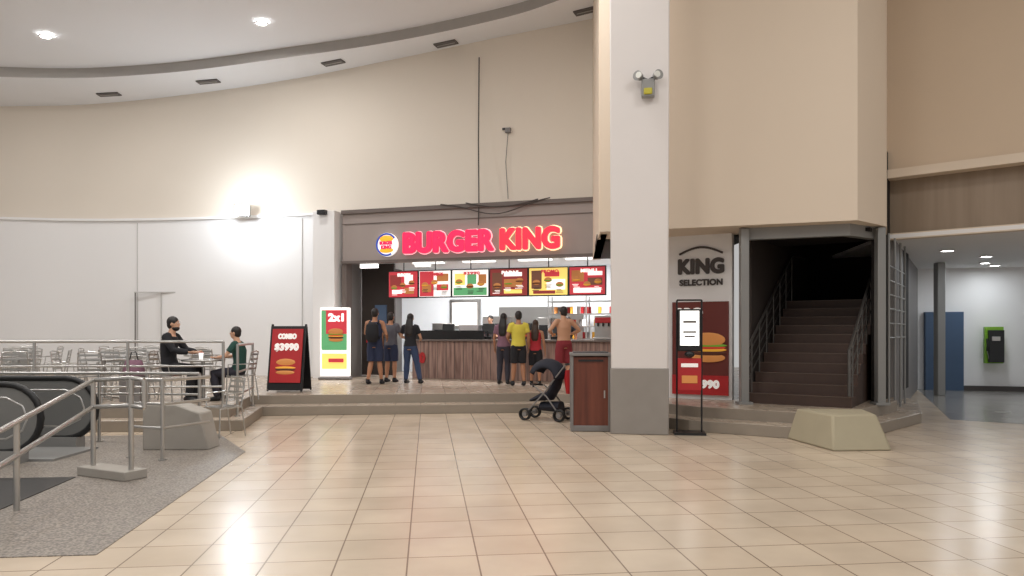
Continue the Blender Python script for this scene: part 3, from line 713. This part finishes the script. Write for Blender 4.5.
person("woman_in_red_top",(.55,17.3,Z),-.2,1.52,dict(eL=(-.22,.05,1.15),wL=(-.12,.22,1.1)),skin=skinB,shirt=redc,sleeve=0,bottom=blk,leg=.45,fem=True,hair=hairB,long=True)
person("shirtless_man",(1.15,16.4,Z),.35,1.82,dict(eL=(-.35,-.04,1.22),wL=(-.2,.14,1.14),eR=(.35,-.04,1.22),wR=(.22,.16,1.14),neck=(0,.03,1.46),head=(.02,.08,1.61),chest=(0,.0,1.28),aL=(-.16,.04,.085),aR=(.15,-.04,.085)),skin=skinA,shirt=None,bottom=shorts,leg=.45,shoe=blk)
person("restaurant_employee",(-.6,20.6,Z),2.8,1.7,dict(eL=(-.24,.12,1.16),wL=(-.16,.3,1.12),eR=(.24,.12,1.16),wR=(.16,.3,1.12)),skin=skinC,shirt=gry,bottom=blk,leg=1)
person("restaurant_employee",(1.5,19.9,Z),2.6,1.66,dict(),skin=skinB,shirt=blk,bottom=blk,leg=1,fem=True,bun=True)
person("seated_man",(-6.12,13.25,Z),-math.pi/2,1.88,base=SIT,skin=skinC,shirt=blk,sleeve=.9,bottom=blk,leg=1,beard=True)
person("seated_woman",(-4.96,13.4,Z),math.pi/2,1.66,base=SIT,skin=skinC,shirt=grn,sleeve=.5,bottom=pant,leg=1,fem=True,hair=hairD)

# ------------------------------------------------------------ chairs and tables
def chair_mesh():
    mb=MB()
    for sx in (-.2,.2):
        mb.tube([(sx,.2,0),(sx,.19,.44),(sx*.98,-.18,.45),(sx,-.24,0)],.012,M_steel,n=8)
        mb.tube([(sx,-.16,.44),(sx,-.2,.65),(sx*.9,-.24,.88)],.012,M_steel,n=8)
        mb.tube([(sx,.17,.44),(sx*1.2,.15,.66),(sx*1.15,-.19,.67)],.01,M_steel,n=8)
    mb.tube([(-.18,-.24,.88),(0,-.27,.9),(.18,-.24,.88)],.012,M_steel,n=8)
    for k in range(5):
        y=-.16+.085*k; mb.box((0,y,.46),(.4,.05,.012),M_steel)
    for k in range(4):
        z=.58+.085*k; mb.box((0,-.2-.04*k/3,z),(.37,.01,.035),M_steel)
    me=mb.obj("tmp"); m=me.data; bpy.data.objects.remove(me); return m
CH=chair_mesh()
def chair(x,y,rz,z=Z):
    e=bpy.data.objects.new("dining_chair",CH); link(e); e.location=(x,y,z); e.rotation_euler=(0,0,rz)
def table(x,y,z=Z):
    e=empty("dining_table",(x,y,z),random.random())
    MB().cyl((0,0,.735),.36,.03,M_grayp,n=32).tube([(.36*math.cos(a),.36*math.sin(a),.735) for a in [k*math.pi/16 for k in range(32)]],.016,M_steel,closed=True,hint=(0,0,1)).obj("top",e)
    mb=MB(); mb.tube([(0,0,.03),(0,0,.72)],.03,M_steel)
    for k in range(4):
        a=k*math.pi/2; mb.tube([(0,0,.05),(.3*math.cos(a),.3*math.sin(a),.015)],.02,M_steel)
    mb.obj("pedestal",e)
table(-5.55,13.3); chair(-6.2,13.25,-math.pi/2); chair(-4.9,13.4,math.pi/2)
for (x,y) in [(-7.5,13.6),(-9.2,13.8),(-8.2,15.6),(-10.6,15.2),(-6.7,16.0),(-11.5,17.3),(-9.0,17.8),(-12.0,13.9)]:
    table(x,y); r0=random.random()*.5
    for k in range(4):
        a=r0+k*math.pi/2; chair(x+.58*math.cos(a),y+.58*math.sin(a),a+math.pi/2+random.uniform(-.2,.2))
chair(-4.42,11.35,2.5,0)
e=empty("paper_cup",(-5.55,13.2,Z+.752)); MB().cyl((0,0,.06),.032,.12,M_bwhite,r2=.042).cyl((0,0,.125),.044,.012,M_red2).obj("cup",e)
e=empty("tote_bag",(-6.75,13.2,Z)); 
MB().tube([(0,0,.46),(0,0,.55),(0,0,.7),(0,0,.74)],[(.18,.1),(.2,.12),(.16,.06),(.14,.02)],pink,n=14).tube([(-.08,0,.72),(-.04,0,.88),(.04,0,.88),(.08,0,.72)],.01,blk).box((0,0,.23),(.36,.3,.46),M_grayp).obj("bag_on_stool",e)

# ------------------------------------------------------------ railings
def railing(name,pts,h,posts,levels=(1.0,.62,.3),z=0,r=.024):
    e=empty(name); mb=MB()
    for lv in levels: mb.tube([(p[0],p[1],z+h*lv) for p in pts],r if lv==1.0 else r*.75,M_steel,n=10)
    for (x,y) in posts: mb.tube([(x,y,z),(x,y,z+h)],r,M_steel,n=10).cyl((x,y,z+.01),.05,.02,M_steel,n=14)
    mb.obj("tubes",e); return e
railing("seating_railing",[(-16,11.75),(-4.85,12.42)],1.08,[(-13,11.93),(-11,12.05),(-9.4,12.15),(-7.9,12.23),(-6.4,12.32),(-4.85,12.42)],z=Z)
railing("step_railing",[(-4.62,12.45),(-4.98,14.2)],1.2,[(-4.62,12.45),(-4.98,14.2)],z=.18)
e=empty("escalator_railing"); mb=MB()
for dz in (0,-.3): mb.tube([(-3.98,8.0,1.08+dz),(-4.13,8.02,1.1+dz),(-4.7,8.3,1.06+dz),(-4.35,6.2,.74+dz),(-4.2,5.0,.62+dz)],.026,M_steel)
mb.tube([(-3.98,8.0,1.08),(-3.98,8.0,.78)],.026,M_steel)
for x,y,h in ((-4.13,8.02,1.1),(-4.7,8.3,1.06),(-4.42,6.6,.8),(-4.22,5.3,.64)): mb.tube([(x,y,0),(x,y,h)],.026,M_steel)
mb.obj("tubes",e)
MB().box((-4.42,8.17,.055),(.8,.28,.1),M_concrete,rot=(0,0,-.46)).obj("kerb",e,bevel=.01)
railing("void_railing",[(-9.5,10.75),(-5.3,10.75),(-4.5,10.65)],1.0,[(-8.5,10.75),(-7.0,10.75),(-6.0,10.75),(-5.3,10.75),(-4.5,10.65)],levels=(1.0,.7))
railing("queue_railing",[(-4.85,9.4),(-4.35,9.2),(-4.05,9.9)],1.0,[(-4.85,9.4),(-4.35,9.2)],levels=(1.0,.7,.4))
mb=MB(); mb.mi(M_concrete)
prof=[(-5.0,0),(-5.0,.62),(-4.55,.62),(-4.22,.5),(-4.1,0)]
a=[mb.bm.verts.new((x,10.0,z)) for x,z in prof]; b=[mb.bm.verts.new((x,10.4,z)) for x,z in prof]
mb.bm.faces.new(a); mb.bm.faces.new(b)
for i in range(5): mb.bm.faces.new((a[i],a[(i+1)%5],b[(i+1)%5],b[i]))
mb.obj("concrete_block",bevel=.02)
MB().prism([(-4.78,8.1),(-4.5,6.0),(-4.4,5.6),(-9.4,5.0),(-9.4,7.7)],.006,.014,M_mat).obj("landing_plate",smooth=False)
es=empty("escalator",(-6.15,9.0,0))
for nm,y in (("balustrade_near",0.0),("balustrade_far",1.2)):
    path=[(-5,y,-1.2),(-2.2,y,.2),(-1.6,y,.14),(0,y,.14)]+[(.42*math.sin(a),y,.55-.41*math.cos(a)) for a in [math.pi*k/12 for k in range(1,13)]]+[(-1.6,y,.96),(-2.4,y,.8),(-5,y,-.5)]
    mb=MB(); mb.tube([(p[0],p[1],p[2]) for p in path],.04,M_rubber,n=10,hint=(0,1,0))
    mb.obj(nm+"_handrail",es)
    mb=MB(); mb.mi(M_glassd)
    pr=[(-1.8,.14),(0,.14)]+[(.38*math.sin(a),.55-.38*math.cos(a)) for a in [math.pi*k/12 for k in range(1,13)]]+[(-1.8,.93)]
    a=[mb.bm.verts.new((x,y-.015,z)) for x,z in pr]; b=[mb.bm.verts.new((x,y+.015,z)) for x,z in pr]
    mb.bm.faces.new(a); mb.bm.faces.new(b)
    for i in range(len(pr)): mb.bm.faces.new((a[i],a[(i+1)%len(pr)],b[(i+1)%len(pr)],b[i]))
    mb.box((-1.1,y,.08),(2.6,.22,.15),M_steelp)
    mb.tube([(-1.8,y,.3),(0,y,.3),(.2,y,.4),(.26,y,.55),(.2,y,.7),(0,y,.8),(-1.8,y,.8)],.02,M_steel,hint=(0,1,0))
    mb.obj(nm+"_panel",es)
mb=MB(); mb.box((-.2,.6,.02),(1.4,1.0,.03),M_steelp)
for k in range(14): mb.box((-.92,.12+k*.074,.045),(.3,.03,.02),M_mat)
mb.obj("comb_plate",es)

# ------------------------------------------------------------ world and colour
w = bpy.data.worlds.new("world"); scene.world = w; w.use_nodes = True
w.node_tree.nodes["Background"].inputs[0].default_value = (1.0,.985,.97,1); w.node_tree.nodes["Background"].inputs[1].default_value = .5
scene.view_settings.view_transform = 'Standard'
scene.view_settings.exposure = -0.05
